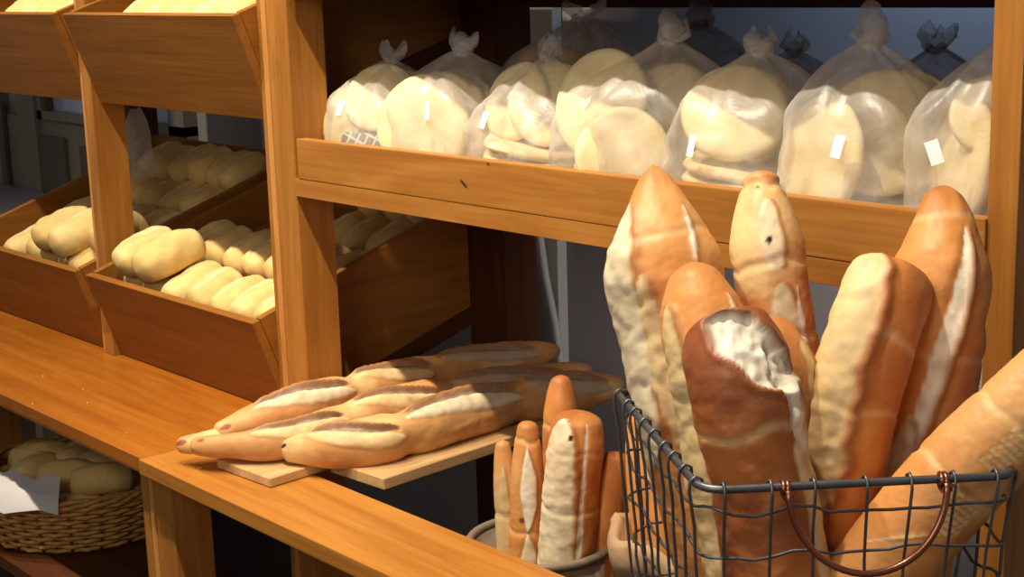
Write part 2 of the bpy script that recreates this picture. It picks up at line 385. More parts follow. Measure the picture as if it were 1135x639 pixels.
# rolls
rollm = []
def roll_mesh(i):
    Lr = .138+.010*(i % 3); r = .045+.003*(i % 2)
    pts = [(0, -Lr/2, 0), (.004*(i-2), 0, .003), (0, Lr/2, 0)]
    bm = loaf_bm(pts, r, (0, 0, 1), CR['rolld'], CR['rollc'], cuts=[(.12, .9, .1*(i-2), .1*(2-i), .22, 'flour', -.07, .03)], lo=.40, hi=.40, tipr=.42, lor=.42, flat=.88,
                 seg=36, rings=40, seed=i*3.1, lump=.17, fine=.012, tipdark=.0)
    lay = bm.verts.layers.float_color['Col']
    for v in bm.verts:
        v[lay] = mixc(CR['rollc'], v[lay][:], .45)[:3]+(1,)
        if v.co.z < -.024: v.co.z = -.024+(v.co.z+.024)*.45
    me = bpy.data.meshes.new('bread_roll'); bm.to_mesh(me); bm.free(); me.materials.append(W['roll'])
    for f in me.polygons: f.use_smooth = True
    return me
rollm = [roll_mesh(i) for i in range(5)]
proto = [bpy.data.objects.new('bread_roll', m) for m in rollm]
nr = 0
def roll(x, y, z, yaw, slope, label, group, s=1.0):
    global nr
    i = nr % 5; nr += 1
    o = proto[i].copy(); COL.objects.link(o); o.location = (x, y, z)
    o.rotation_euler = (math.atan(slope), random.uniform(-.15, .15), yaw); o.scale = (s, s*random.uniform(.95, 1.05), s*random.uniform(.95, 1.08))
    return tag(o, label, 'bread roll', group)
ORD = ['first', 'second', 'third', 'fourth', 'fifth', 'sixth', 'seventh', 'eighth', 'ninth', 'tenth', 'eleventh']
def fill(x0, z0, rows, where, grp):
    for name, y, xs, dz, yaw in rows:
        for k, x in enumerate(xs):
            yy = y+random.uniform(-.006, .006)
            roll(x0+x, yy, z0+topz(yy)-.10+.034+dz, yaw+random.uniform(-.09, .09), .33,
                 f'{ORD[k]} roll in {name} of {where}', grp, 1.13 if 'heap' in name else 1.0)
seq = lambda a, n, st: [a+st*i for i in range(n)]
fill(-.8565, LB, [('front row', .085, seq(.075, 7, .0965), .008, .05), ('second row', .235, seq(.08, 7, .096), 0.012, -.04),
                  ('third row', .385, seq(.44, 3, .096), 0.008, .05), ('back row', .485, seq(.47, 3, .09), .045, .02),
                  ('front corner heap', .055, [.108, .205], .080, -.12)], 'the lower bin by the left post', 'rolls in the lower bin by the left post')
fill(-1.6495, LB, [('front row', .085, seq(.20, 6, .095), .01, .05), ('second row', .235, seq(.20, 6, .095), .014, -.04),
                   ('third row', .385, seq(.20, 6, .095), .012, .05), ('back row', .472, seq(.22, 6, .088), .062, .02),
                   ('front heap', .06, [.455, .555], .085, -.1), ('top right heap', .10, [.655], .068, .1)], 'the lower left edge bin', 'rolls in the lower left edge bin')
fill(-.8565, UB, [('front row', .055, seq(.22, 5, .1), .022, .05)], 'the upper bin by the left post', 'rolls in the upper bin by the left post')
fill(-1.6495, UB, [('front row', .055, seq(.38, 4, .096), .022, .05)], 'the upper left edge bin', 'rolls in the upper left edge bin')

# ------------------------------------------------------------------ flatbreads in knotted bags
def flat_mesh(r, th, seed):
    bm = bmesh.new(); lay = bm.verts.layers.float_color.new('Col'); seg = 40
    prof = [(0.0, th/2), (.3*r, th/2), (.6*r, th/2*1.02), (.85*r, th/2*1.0), (.95*r, th/2*.8), (r, 0), (.95*r, -th/2*.8), (.85*r, -th/2), (.5*r, -th/2), (0, -th/2)]
    rows = []
    for q, (a, z) in enumerate(prof):
        row = []
        for k in range(1 if a == 0 else seg):
            ph = 2*PI*k/seg; rr = a*(1+.03*nz(math.cos(ph)*1.5+seed, math.sin(ph)*1.5, seed))
            x, y = rr*math.cos(ph), rr*math.sin(ph)
            zz = z+.009*nz(x*11+seed, y*11, 3.)*min(1, a/r*1.5)
            v = bm.verts.new((x, y, zz)); f = .5+.5*nz(x*30+seed, y*30, 1.)
            v[lay] = mixc(lin((242, 226, 176)), lin((228, 196, 134)), sm(.45, .95, f)+(.25 if abs(a-r) < 1e-6 else 0))[:3]+(1,)
            row.append(v)
        rows.append(row)
    for A, B in zip(rows, rows[1:]):
        for k in range(seg):
            a = [A[k % len(A)], A[(k+1) % len(A)]] if len(A) > 1 else [A[0]]
            b = [B[(k+1) % len(B)], B[k % len(B)]] if len(B) > 1 else [B[0]]
            bm.faces.new(a+b)
    bmesh.ops.recalc_face_normals(bm, faces=bm.faces)
    me = bpy.data.meshes.new('flatbread'); bm.to_mesh(me); bm.free(); me.materials.append(W['flat'])
    for f in me.polygons: f.use_smooth = True
    return me
fm = [flat_mesh(1.0*.09, .015, s*2.3) for s in range(4)]
nf = 0
def flatbread(p, r, lean, yaw, label, group):
    """lean 0 = lying flat, 90 = standing on edge facing the front"""
    global nf
    o = bpy.data.objects.new('flatbread', fm[nf % 4]); nf += 1; COL.objects.link(o)
    o.location = p; o.rotation_mode = 'XYZ'; o.rotation_euler = (math.radians(lean), 0, math.radians(yaw)); o.scale = (r/.09, r/.09, 1)
    return tag(o, label, 'flatbread', group)
SZ = -.384
def bag_surface(w, d, h, top, seed, ph, s):
    """s in 0..1 body to neck, 1..1.35 the loose tail above the knot"""
    if s <= 1:
        b = sm(0, .06, s)*.12+.88
        k = b if s < .6 else b*(1-((s-.6)/.4)**2.1*(1-.10))
        z = h*s; off = sm(.45, 1, s)
    else:
        q = (s-1)/.35; k = (.10+.19*math.sin(min(1, q*1.05)*PI*.78))*(1+.6*q*math.cos(2*ph+seed*.4)); z = h+.026*q*(1+.4*math.sin(seed+2*ph)); off = 1+.35*q
    n = 2+2.2*(1-sm(.3, .9, min(s, 1)))
    c, sn = math.cos(ph), math.sin(ph)
    rad = (abs(c)**n+abs(sn)**n)**(-1/n)
    wr = .10*sm(.5, 1, s)*math.sin(9*ph+seed*2+2*nz(s*3, seed, ph))+.05*math.sin(5*ph+seed+s*6)*sm(.1, .5, s)
    wr += .09*nz(c*2.2+seed, sn*2.2, s*4)+.05*nz(c*5+seed, sn*5, s*9)
    rad *= 1+wr
    fl = 1.0 if s <= 1 else 1-.55*(s-1)/.35
    return Vector((c*rad*k*w+top[0]*off, sn*rad*k*d*fl+top[1]*off, z+.012*nz(c*2, sn*2, seed+s*3)*sm(.2, .6, s)))
def make_bag(name, cx, cy, w, d, h, top, seed, label, cat, group, m='bag', stick=None, base=SZ, loop=0.0):
    loc = Vector((cx, cy, base+.0015)); t = thing(name, label, cat, loc, group)
    bm = bmesh.new(); seg = 64; R_ = []
    S = [0, .02, .05, .1]+[.1+.9*i/34 for i in range(1, 35)]+[1.02, 1.06, 1.12, 1.2, 1.28, 1.35]
    for s in S: R_.append([bm.verts.new(loc+bag_surface(w, d, h, top, seed, 2*PI*k/seg, s)) for k in range(seg)])
    lo = min(v.co.z for v in R_[0])
    for v in R_[0]: v.co.z = loc.z
    for A, B in zip(R_, R_[1:]):
        for k in range(seg): bm.faces.new((A[k], A[(k+1) % seg], B[(k+1) % seg], B[k]))
    bm.faces.new(R_[0][::-1])
    obj('plastic_skin', bm, W[m], t, smooth=True)
    kb = bmesh.new(); c = loc+Vector((top[0], top[1], h))
    tube(kb, [c+Vector((math.cos(a)*.09*w*1.25, math.sin(a)*.09*d*1.25, .004*math.sin(a*2))) for a in [2*PI*i/14 for i in range(14)]], .006, 8, closed=True)
    obj('knot', kb, W[m], t, smooth=True)
    if loop:
        lb = bmesh.new()
        tube(lb, [c+Vector((.012*i/8*math.copysign(1, loop)+.02*math.sin(i*.7)*.3, -.006*i/8, abs(loop)*i/8)) for i in range(9)], [.011+.007*math.sin(i/8*PI) for i in range(9)], 10)
        obj('twisted_tail', lb, W[m], t, smooth=True)
    if stick:
        px, py, wd, hg, rot = stick
        # nearest point on the skin to the line of sight through the sticker
        best = None
        for i in range(26):
            for k in range(180):
                P = loc+bag_surface(w, d, h, top, seed, 2*PI*k/180, .05+.035*i)
                v = P-CAM; zz = v.dot(CZ); x = 567.5+F*v.dot(CX)/zz; y = 319.5+F*v.dot(CY)/zz
                e = math.hypot(x-px, y-py)+zz*60
                if best is None or e < best[0]: best = (e, 2*PI*k/180, .05+.035*i)
        _, ph, s = best
        f = lambda a, b: loc+bag_surface(w, d, h, top, seed, a, b)
        P = f(ph, s); tu = (f(ph+.05, s)-f(ph-.05, s)).normalized(); tv = (f(ph, s+.02)-f(ph, s-.02)).normalized()
        nrm = tu.cross(tv).normalized()
        if nrm.dot(CAM-P) < 0: nrm = -nrm
        tv = nrm.cross(tu).normalized(); tv = tv if tv.z > 0 else -tv
        q = math.radians(rot); U = tu*math.cos(q)+tv*math.sin(q); V = tv*math.cos(q)-tu*math.sin(q)
        sb = bmesh.new(); g = [[sb.verts.new(P+U*(i/4-.5)*wd+V*(j/4-.5)*hg+nrm*(.004-.02*((i/4-.5)*wd)**2)) for j in range(5)] for i in range(5)]
        for i in range(4):
            for j in range(4): sb.faces.new((g[i][j], g[i+1][j], g[i+1][j+1], g[i][j+1]))
        so = obj('price_sticker', sb, W['sticker'], t); so['label'] = 'small blank white price sticker'
    return t
BG = 'clear knotted bags along the front of the lipped shelf'
SH = SZ+.004
def stack(n, x, y, r):
    nm = ['lowest of the flat stack', 'second of the flat stack', 'third of the flat stack', 'fourth of the flat stack', 'fifth of the flat stack']
    return [(x+.004*math.sin(k*2.3), y+.004*math.cos(k*1.7), .012+.0175*k, r-.001*k, 2+1.6*k, 25*k, nm[k]) for k in range(n)]
bags = [  # cx cy w d h top seed sticker loop where, breads (x y z r lean yaw place)
  (.108, .125, .104, .095, .215, (-.01, .03), 1.0, (378, 121, .014, .03, 0), 0, 'first clear bag, against the left post, slumped with a checked sheet inside',
   [(-.038, -.035, .092, .090, 76, 6, 'leaning at the front left'), (.018, -.018, .138, .072, 58, 34, 'at the upper right'), (.0, .045, .10, .085, 80, 30, 'at the back')]+stack(1, 0, 0, .088)),
  (.318, .13, .112, .10, .235, (.0, .02), 2.2, (475, 120, .017, .034, 0), .03, 'second clear bag from the left post, a big pale face at its left',
   [(-.022, -.052, .098, .094, 80, 24, 'facing the front'), (-.012, -.028, .100, .094, 80, 26, 'second from the front'), (.030, .012, .088, .082, 86, -24, 'standing edge-on at the right'), (.048, .024, .088, .082, 86, -26, 'edge-on at the right, second'), (.064, .036, .088, .078, 86, -28, 'edge-on at the right, third')]+stack(1, 0, 0, .09)),
  (.54, .135, .108, .10, .23, (.0, .02), 3.7, (537, 133, .012, .028, -8), 0, 'third clear bag from the left post, low knot and stacked rounds',
   stack(5, 0, -.012, .096)+[(-.035, -.02, .150, .070, 70, 4, 'standing at the left'), (.028, .0, .146, .074, 66, 44, 'standing at the right')]),
  (.765, .14, .122, .11, .262, (.045, .02), 5.1, (650, 116, .03, .014, 25), .045, 'tallest clear bag, fourth from the left post, gathered to a knot at its right',
   stack(4, -.008, -.004, .102)+[(-.040, -.040, .158, .088, 72, 10, 'bright at the upper left'), (.040, -.068, .084, .074, 80, 42, 'shaded at the lower right'), (.03, .035, .135, .085, 75, 30, 'at the back')]),
  (.995, .14, .112, .11, .25, (.0, .015), 6.4, (768, 161, .014, .03, 12), .02, 'fifth clear bag from the left post, between the two tall upright loaves',
   stack(5, 0, -.012, .100)+[(.0, -.035, .156, .078, 56, 36, 'bright on top'), (-.035, .02, .140, .078, 66, 10, 'behind at the left')]),
  (1.205, .135, .106, .10, .265, (-.01, .01), 7.9, (931, 165, .016, .03, -4), .055, 'sixth clear bag, tall twisted tail, an upright round at its left',
   [(-.040, -.046, .108, .088, 82, -16, 'upright at the left'), (.022, .0, .138, .086, 74, 32, 'upright in the middle'), (.02, .045, .14, .080, 78, 30, 'behind the middle one')]+stack(3, .006, .0, .094)),
  (1.388, .125, .074, .10, .285, (.03, .01), 9.3, (1037, 169, .017, .030, 24), .0, 'rightmost clear bag against the right post with an angled white sticker',
   [(-.014, -.030, .120, .088, 84, -32, 'standing edge-on at the left'), (.002, -.012, .112, .084, 84, -33, 'edge-on, second from the left'), (.030, -.030, .176, .052, 76, 30, 'high at the right')]+stack(2, .0, .0, .070)),
]
for i, (cx, cy, w, d, h, top, sd, st, lp, where, discs) in enumerate(bags):
    make_bag('bread_bag', cx, cy, w, d, h, top, sd, 'knotted '+where, 'bag', BG, stick=st, loop=lp)
    short = ['first bag by the left post', 'second bag from the left post', 'third bag from the left post', 'fourth and tallest bag', 'fifth bag from the left post', 'sixth bag with the twisted tail', 'rightmost bag by the right post'][i]
    for x, y, z, r, lean, yaw, place in discs:
        q = 1.0
        flatbread((cx+x, cy+y*1.12, SH+(z if lean < 20 else max(z+.008, r*q*math.sin(math.radians(lean))+.004))), r*q, lean, yaw, f'pale round flatbread {place} in the {short}', 'flatbreads inside the front bags')
cb = bmesh.new()
g = [[cb.verts.new((-.05+.1*i/6, .035*j/5*0-.075*(1-j/5)*.0, -.04+.08*j/5)) for j in range(6)] for i in range(7)]
for i in range(6):
    for j in range(5): cb.faces.new((g[i][j], g[i+1][j], g[i+1][j+1], g[i][j+1]))
bmesh.ops.rotate(cb, cent=(0, 0, 0), matrix=Matrix.Rotation(PI/2, 3, 'X'), verts=cb.verts)
o = obj('checked_sheet', cb, W['check'], origin=(0, 0, 0)); o.location = (.135, .045, SH+.048); o.rotation_euler = (math.radians(72), 0, math.radians(14))
tag(o, 'grey checked sheet inside the first bag by the left post', 'paper sheet')
# second row of bags, in the shade behind
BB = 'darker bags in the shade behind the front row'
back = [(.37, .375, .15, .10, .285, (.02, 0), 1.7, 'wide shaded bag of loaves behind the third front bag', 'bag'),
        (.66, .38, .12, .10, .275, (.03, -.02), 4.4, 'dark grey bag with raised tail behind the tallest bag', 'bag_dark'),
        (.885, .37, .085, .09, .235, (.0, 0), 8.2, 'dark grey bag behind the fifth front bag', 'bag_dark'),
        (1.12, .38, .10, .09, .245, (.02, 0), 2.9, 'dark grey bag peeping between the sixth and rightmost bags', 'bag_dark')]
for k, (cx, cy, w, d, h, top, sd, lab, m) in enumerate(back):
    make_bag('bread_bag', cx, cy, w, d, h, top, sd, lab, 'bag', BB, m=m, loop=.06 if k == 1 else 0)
for k, (x, y, rr, pos) in enumerate(((.29, .34, .05, 'left'), (.37, .345, .048, 'middle'), (.455, .35, .045, 'right'))):
    loaf('bread_loaf', f'pale shaded loaf standing at the {pos} inside the wide rear bag', 'bread', 'loaves inside the wide rear bag',
         [(x, y, SH+.01), (x+.005, y, SH+.13), (x+.01, y+.01, SH+.235)], rr, (.6, -.8, 0), 'tan', 'cream', seg=32, rings=40, hi=.4, seed=k*2.)
# small clear bag hung behind the divider post
p = at_y(153, 155, .3); 
make_bag('plastic_bag', p.x, p.y, .035, .03, .19, (0, 0), 3.3, 'small crumpled clear bag hanging behind the divider post', 'bag', None, base=p.z-.10)

# ------------------------------------------------------------------ boards and scored baguettes on the counter
def plank(x0, y0, x1, y1, w, z, th, m, name, label):
    a = Vector((x0, y0, 0)); b = Vector((x1, y1, 0)); dr = (b-a).normalized(); sd = Vector((dr.y, -dr.x, 0))
    bm = bmesh.new(); vs = []
    for zz in (z, z+th):
        vs.append([bm.verts.new(q+Vector((0, 0, zz))) for q in (a, a+sd*w, b+sd*w, b)])
    bm.faces.new(vs[0][::-1]); bm.faces.new(vs[1])
    for i in range(4): bm.faces.new((vs[0][i], vs[0][(i+1) % 4], vs[1][(i+1) % 4], vs[1][i]))
    bmesh.ops.bevel(bm, geom=bm.edges[:], offset=.002, segments=1, affect='EDGES')
    o = obj(name, bm, m, origin=(x0, y0, z)); return tag(o, label, 'board', 'bread boards on the counter strip')
plank(.073, -.262, .03, .44, .165, CZT+.0005, .018, W['board'], 'bread_board', 'pale wooden board under the left baguettes on the counter')
plank(.243, -.13, .212, .30, .150, CZT+.0005, .022, W['board'], 'bread_board', 'pale wooden board under the front baguette, jutting over the gap')
UP = Vector((.66, -.40, .62))
BGR = 'long scored baguettes on the boards'
Z1 = CZT+.03
loaf('baguette', 'slim pointed baguette lowest at the left of the board', 'baguette', BGR, [at_z(195, 494, -.842), at_z(262, 483, -.838), at_z(405, 442, -.834), at_z(560, 405, -.834)], .029, UP, 'gold', 'goldl',
     cuts=[(.25, .55, -.4, .6, .5, 'cream', .06, .12)], lo=.42, hi=.3, seed=1.2, lor=.34, tipdark=.6, lump=.10, marks=[(.012, 0, .014, 'brown')])
def slash(t0, t1, p0, p1, body):
    """one opened score: cream body, groove above it painted grey for the shade inside, dark raised ear along its upper edge"""
    return [(t0, t1, p0+.12, p1+.12, .46, body, .10, 0), (t0+.01, t1-.01, p0-.34, p1-.34, .17, 'fissure', -.12, -.20)]
loaf('baguette', 'baguette with thin tail end in the middle of the board', 'baguette', BGR, [at_z(211, 494, -.836), at_z(310, 489, -.828), at_z(440, 450, -.820), at_z(656, 408, -.83)], .037, UP, 'gold', 'goldl',
     cuts=slash(.13, .33, -.5, .35, 'cream')+slash(.36, .58, -.5, .5, 'pale')+slash(.62, .90, -.5, .5, 'grey'), lo=.44, hi=.3, seed=4.2, lor=.34, tipdark=.6, lump=.10, bulges=[(.06, .07, -.18), (.24, .05, .10), (.35, .03, -.12), (.5, .08, .14), (.62, .03, -.1)], marks=[(.03, -.2, .010, 'brown')])
loaf('baguette', 'thick baguette with open ears at the back of the board', 'baguette', BGR, [at_z(238, 481, -.826), at_z(335, 450, -.812), at_z(450, 420, -.808), at_z(621, 387, -.806)], .039, UP, 'gold', 'goldl',
     cuts=slash(.10, .36, -.55, .30, 'flour')+slash(.38, .60, -.6, .35, 'cream')+slash(.63, .92, -.55, .35, 'grey'), lo=.34, hi=.25, seed=7.7, lor=.38, tipdark=.6, lump=.10, bulges=[(.05, .06, -.12), (.22, .08, .14), (.37, .025, -.16), (.5, .07, .10), (.62, .03, -.12)], marks=[(.02, .1, .012, 'brown')])
loaf('baguette', 'thick floury baguette nearest the front with a long cream split', 'baguette', BGR, [at_z(312, 499, -.838), at_z(425, 487, -.822), at_z(545, 450, -.816), at_z(692, 425, -.822)], .044, UP, 'gold', 'goldl',
     cuts=slash(.07, .28, -.5, .4, 'cream')+slash(.30, .66, -.50, .15, 'flour')+slash(.68, .94, -.5, .4, 'grey')+[(.34, .62, 1.0, .72, .17, 'orange', .02, 0)], lo=.30, hi=.25, seed=9.4, lor=.34, tipdark=.6, lump=.09, bulges=[(.04, .05, -.1), (.2, .08, .08), (.30, .03, -.14), (.5, .1, .10), (.66, .03, -.12)], marks=[(.012, 0, .010, 'black')])

# crumbs
for px, py in ((48, 417), (36, 448), (140, 481), (97, 447), (92, 432), (357, 541), (300, 520)):
    c = at_z(px, py, CZT); bm = bmesh.new(); bmesh.ops.create_icosphere(bm, subdivisions=1, radius=.0019)
    for v in bm.verts: v.co = c+Vector((0, 0, .0015))+v.co*random.uniform(.6, 1.2)
    tag(obj('bread_crumb', bm, W['crumb'], origin=c), 'tiny pale crumb on the orange counter top', 'crumb', 'crumbs scattered on the counter')

# ------------------------------------------------------------------ wicker basket of rolls on the lower shelf
def wicker(cx, cy, rx, ry, z0, h, name, label, cat, flare=1.12, rowsn=11, rim=.012):
    t = thing(name, label, cat, (cx, cy, z0))
    bm = bmesh.new(); n = 44
    for j in range(rowsn):
        f = j/(rowsn-1); s = 1/flare+(1-1/flare)*f
        pts = [(cx+(rx*s+.006*(1 if (k+j) % 2 else -1))*math.cos(2*PI*k/n), cy+(ry*s+.006*(1 if (k+j) % 2 else -1))*math.sin(2*PI*k/n), z0+.008+(h-.02)*f) for k in range(n)]
        tube(bm, pts, h/rowsn*.47, 6, True)
    obj('woven_side', bm, W['wicker'], t, smooth=True)
    for k in range(n//2):
        a = 2*PI*(2*k)/n; st = bmesh.new()
        tube(st, [(cx+rx/flare*math.cos(a), cy+ry/flare*math.sin(a), z0+.004), (cx+rx*math.cos(a), cy+ry*math.sin(a), z0+h)], .004, 6)
        obj('stake', st, W['wicker_dark'], t, smooth=True)
    rb = bmesh.new()
    for q in range(3):
        tube(rb, [(cx+(rx+rim*.6*math.cos(q*2.1+k*.55))*math.cos(2*PI*k/90), cy+(ry+rim*.6*math.cos(q*2.1+k*.55))*math.sin(2*PI*k/90), z0+h+rim*.6*math.sin(q*2.1+k*.55)) for k in range(90)], rim*.5, 6, True)
    obj('braided_rim', rb, W['wicker'], t, smooth=True)
    fb = bmesh.new(); vs = [fb.verts.new((cx+rx/flare*math.cos(2*PI*k/n), cy+ry/flare*math.sin(2*PI*k/n), z0+.006)) for k in range(n)]; fb.faces.new(vs)
    e = bmesh.ops.extrude_face_region(fb, geom=fb.faces[:]); bmesh.ops.translate(fb, vec=(0, 0, -.004), verts=[v for v in e['geom'] if isinstance(v, bmesh.types.BMVert)])
    obj('base', fb, W['wicker_dark'], t)
    return t
KX, KY = -.93, -.085
wicker(KX, KY, .275, .25, LOW+.001, .125, 'wicker_basket', 'oval wicker basket of rolls on the lower shelf under the counter', 'basket')
for lay_, (zz, spots) in enumerate(((.075, [(-.16, -.08), (-.06, -.13), (.05, -.14), (.15, -.08), (-.1, .0), (.0, -.03), (.1, 0), (.17, .04), (-.15, .08), (0, .1), (.1, .12)]), (.135, [(-.12, -.04), (-.02, -.09), (.08, -.06), (-.04, .02), (.06, .04), (.15, -.01)]))):
    for k, (x, y) in enumerate(spots):
        roll(KX+x, KY+y, LOW+zz, random.uniform(-.6, .6), 0, f'{ORD[k]} roll on the {"top" if lay_ else "bottom"} layer of the wicker basket', 'rolls heaped in the wicker basket')
pl = bmesh.new(); a = Vector((KX+.0, KY, 0)); gg = []
for i in range(13):
    an = math.radians(-140+104*i/12); row = []
    for j in range(6):
        f = j/5; rr = 1.10-.30*f if j else 1.12
        row.append(pl.verts.new((KX+.275*rr*math.cos(an), KY+.25*rr*math.sin(an), LOW+.142+(.006+.03*f-.06*f*f*0 if j else -.02)+.008*math.sin(i*1.9+j))))
    gg.append(row)
for i in range(12):
    for j in range(5): pl.faces.new((gg[i][j], gg[i+1][j], gg[i+1][j+1], gg[i][j+1]))
o = obj('paper_liner', pl, W['paper'], origin=(KX, KY-.2, LOW+.14), smooth=True); tag(o, 'crumpled white paper folded over the rim of the wicker basket', 'paper')

# ------------------------------------------------------------------ tub and lined basket with upright loaves, behind the strip
def lathe(prof, cx, cy, n=48):
    bm = bmesh.new(); R_ = [[bm.verts.new((cx+r*math.cos(2*PI*k/n), cy+r*math.sin(2*PI*k/n), z)) for k in range(n)] for r, z in prof]
    for A, B in zip(R_, R_[1:]):
        for k in range(n): bm.faces.new((A[k], A[(k+1) % n], B[(k+1) % n], B[k]))
    bm.faces.new(R_[0]); bm.faces.new(R_[-1]); return bm
TX, TY, TZ = .655, .005, -.93
tb = thing('bread_tub', 'round grey tub holding upright loaves behind the counter strip', 'tub', (TX, TY, LOW))
obj('tub_body', lathe([(.095, LOW+.001), (.10, LOW+.01), (.118, TZ-.01), (.112, TZ-.01), (.094, LOW+.015)], TX, TY), W['tub'], tb, smooth=True)
rb = bmesh.new(); tube(rb, [(TX+.119*math.cos(2*PI*k/48), TY+.119*math.sin(2*PI*k/48), TZ-.004) for k in range(48)], .007, 10, True); obj('tub_rim', rb, W['tub'], tb, smooth=True)
VW = Vector((.72, -.66, .15))
def stand(px, py, bx_, by_, zb, dtop, mid=None):
    """centre line from a base point up to the tip seen at px, py at distance dtop"""
    T = at_d(px, py, dtop); Bp = Vector((bx_, by_, zb)); M = Bp.lerp(T, .55)
    if mid: M += Vector(mid)
    return [Bp, M, T]
TG = 'upright loaves in the round grey tub'
def up_loaf(label, px, py, lower, zb, d, R, grp, crust, light, cuts, **kw):
    T = at_d(px, py, d); Bp = at_z(lower[0], lower[1], zb)
    M = Bp.lerp(T, .5)+CX*kw.pop('bow', 0)
    return loaf('bread_loaf', label, 'bread loaf', grp, [Bp, M, T], R, kw.pop('ref', VW), crust, light, cuts=cuts, **kw)
def tubl(label, xt, yt, xb, dx, dy, R, crust, light, cuts, **kw):
    """loaf standing in the tub at dx, dy from its centre, tip at pixel height yt"""
    Bp = Vector((TX+dx*.62, TY+dy*.62, LOW+.02))
    d0 = (Vector((TX+dx, TY+dy, -.75))-CAM).dot(CZ)
    T = at_d(xt, yt, d0+kw.pop('back', 0)); M = Bp.lerp(T, .5)
    return loaf('bread_loaf', label, 'bread loaf', TG, [Bp, M, T], R, VW, crust, light, cuts=cuts, **kw)
tubl('slim pale loaf at the far left of the round tub', 557, 487, 555, -.068, -.035, .020, 'tan', 'cream', [(.3, .92, -.2, -.1, .6, 'cream', .02, .04)], tipr=.4, hi=.2, seed=2., rings=100, seg=48, pinch=[(.75, .08), (.55, .06)])
tubl('orange loaf with white diamond split, second from the left in the tub', 585, 466, 585, -.030, -.05, .029, 'orange', 'tan', [(.66, .93, .15, .05, .5, 'white', .06, .06, .9), (.4, .66, .1, .15, .55, 'flour', .06, .06, .8), (.1, .4, .1, .1, .5, 'flour', .05, .05, .8)], tipr=.42, hi=.28, seed=3., pinch=[(.66, .05), (.41, .05), (.95, .08)], marks=[(.7, -.25, .006, 'dark')])
tubl('tall orange pointed loaf at the back of the round tub', 622, 415, 622, .006, .045, .030, 'deep', 'orange', [(.2, .7, -1.2, -1.2, .4, 'cream', .02, .04)], tipr=.30, hi=.16, seed=5., back=.02, pinch=[(.86, .05), (.7, .05)])
tubl('fat loaf split into cream and orange halves at the front of the tub', 642, 456, 640, .058, -.025, .046, 'deep', 'orange', [(.02, .985, -.75, -.75, .98, 'flour', .07, .10, .25), (.3, .98, .34, .34, .10, 'white', -.06, 0, .3)], tipr=.62, hi=.12, seed=6., pinch=[(.90, .02), (.72, .03), (.5, .03)], marks=[(.945, -.25, .005, 'black')])
tubl('small orange loaf at the right rim of the round tub', 684, 500, 684, .078, .042, .026, 'deep', 'orange', [(.3, .8, 1.2, 1.2, .4, 'cream', .02, .04)], tipr=.5, hi=.15, seed=8., rings=90, seg=40)
LX, LY = .955, .075
lb = thing('lined_basket', 'round linen lined basket of loaves partly hidden behind the wire basket', 'basket', (LX, LY, LOW))
obj('basket_body', lathe([(.11, LOW+.001), (.115, LOW+.01), (.135, -0.870), (.129, -0.870), (.108, LOW+.02)], LX, LY), W['wicker_dark'], lb, smooth=True)
cb = lathe([(.137, -0.910), (.143, -0.880), (.146, -0.855), (.138, -0.842), (.126, -0.850), (.124, -0.890)], LX, LY, 64)
for v in cb.verts:
    an = math.atan2(v.co.y-LY, v.co.x-LX); v.co.z += .010*math.sin(an*7)+.006*nz(v.co.x*30, v.co.y*30, 2); s = 1+.03*math.sin(an*11); v.co.x = LX+(v.co.x-LX)*s; v.co.y = LY+(v.co.y-LY)*s
obj('linen_liner', cb, W['linen'], lb, smooth=True)
for k, (px, py, dx, dy, cr) in enumerate(((708, 455, -.085, .0, 'orange'), (742, 490, -.025, -.07, 'orange'), (765, 470, .0, .05, 'tan'))):
    Bp = Vector((LX+dx*.7, LY+dy*.7, LOW+.025)); T = at_d(px, py, (Vector((LX+dx, LY+dy, -.75))-CAM).dot(CZ))
    loaf('bread_loaf', ['orange loaf seen through the wires, at the left of the linen lined basket', 'orange loaf at the front of the linen lined basket', 'tan loaf at the back of the linen lined basket'][k], 'bread loaf', 'loaves in the linen lined basket',
         [Bp, Bp.lerp(T, .5), T], .032, VW, cr, 'tan', cuts=[(.3, .9, .3, .3, .35, 'flour', .04, .06)], seed=k*4.+1, rings=90, seg=40, tipr=.4)

# ------------------------------------------------------------------ low table carrying the wire basket, in front of the counter
BC = [Vector((1.526, -.556)), Vector((1.712, -.312)), Vector((1.406, -.129)), Vector((1.222, -.369))]   # front left, front right, back right, back left
RZ, BZ = -.49, -.872
dt = thing('display_table', 'low dark wooden table in front of the counter under the wire basket', 'table', (1.6, -.62, FLR))
obj('table_top', bx(1.02, 2.2, -.95, -.341, -.91, -.88), W['dark_x'], dt)
for x in (1.05, 2.12):
    for y in (-.92, -.40): obj('leg', bx(x, x+.05, y, y+.05, FLR, -.91), W['dark_z'], dt)
mid = sum(BC, Vector((0, 0)))/4
wbk = thing('wire_basket', 'dark metal wire basket crammed with upright loaves, copper handle at the front', 'basket', (mid.x, mid.y, BZ-.005))
def loop2(z, inset, rc=.03, n=6):
    f = (z-BZ)/(RZ-BZ); s = (.88+.12*f)*(1-inset)
    q = [mid+(c-mid)*s for c in BC]; out = []
    for i in range(4):
        p0, p1, p2 = q[i-1], q[i], q[(i+1) % 4]; a = (p0-p1).normalized(); b = (p2-p1).normalized()
        A, B = p1+a*rc, p1+b*rc
        for k in range(n+1):
            t = k/n; P = A*(1-t)**2+p1*2*t*(1-t)+B*t*t; out.append(Vector((P.x, P.y, z)))
    return out
def along(z, side, t, inset=0):
    f = (z-BZ)/(RZ-BZ); s = (.88+.12*f)*(1-inset)
    q = [mid+(c-mid)*s for c in BC]; P = q[side].lerp(q[(side+1) % 4], t); return Vector((P.x, P.y, z))
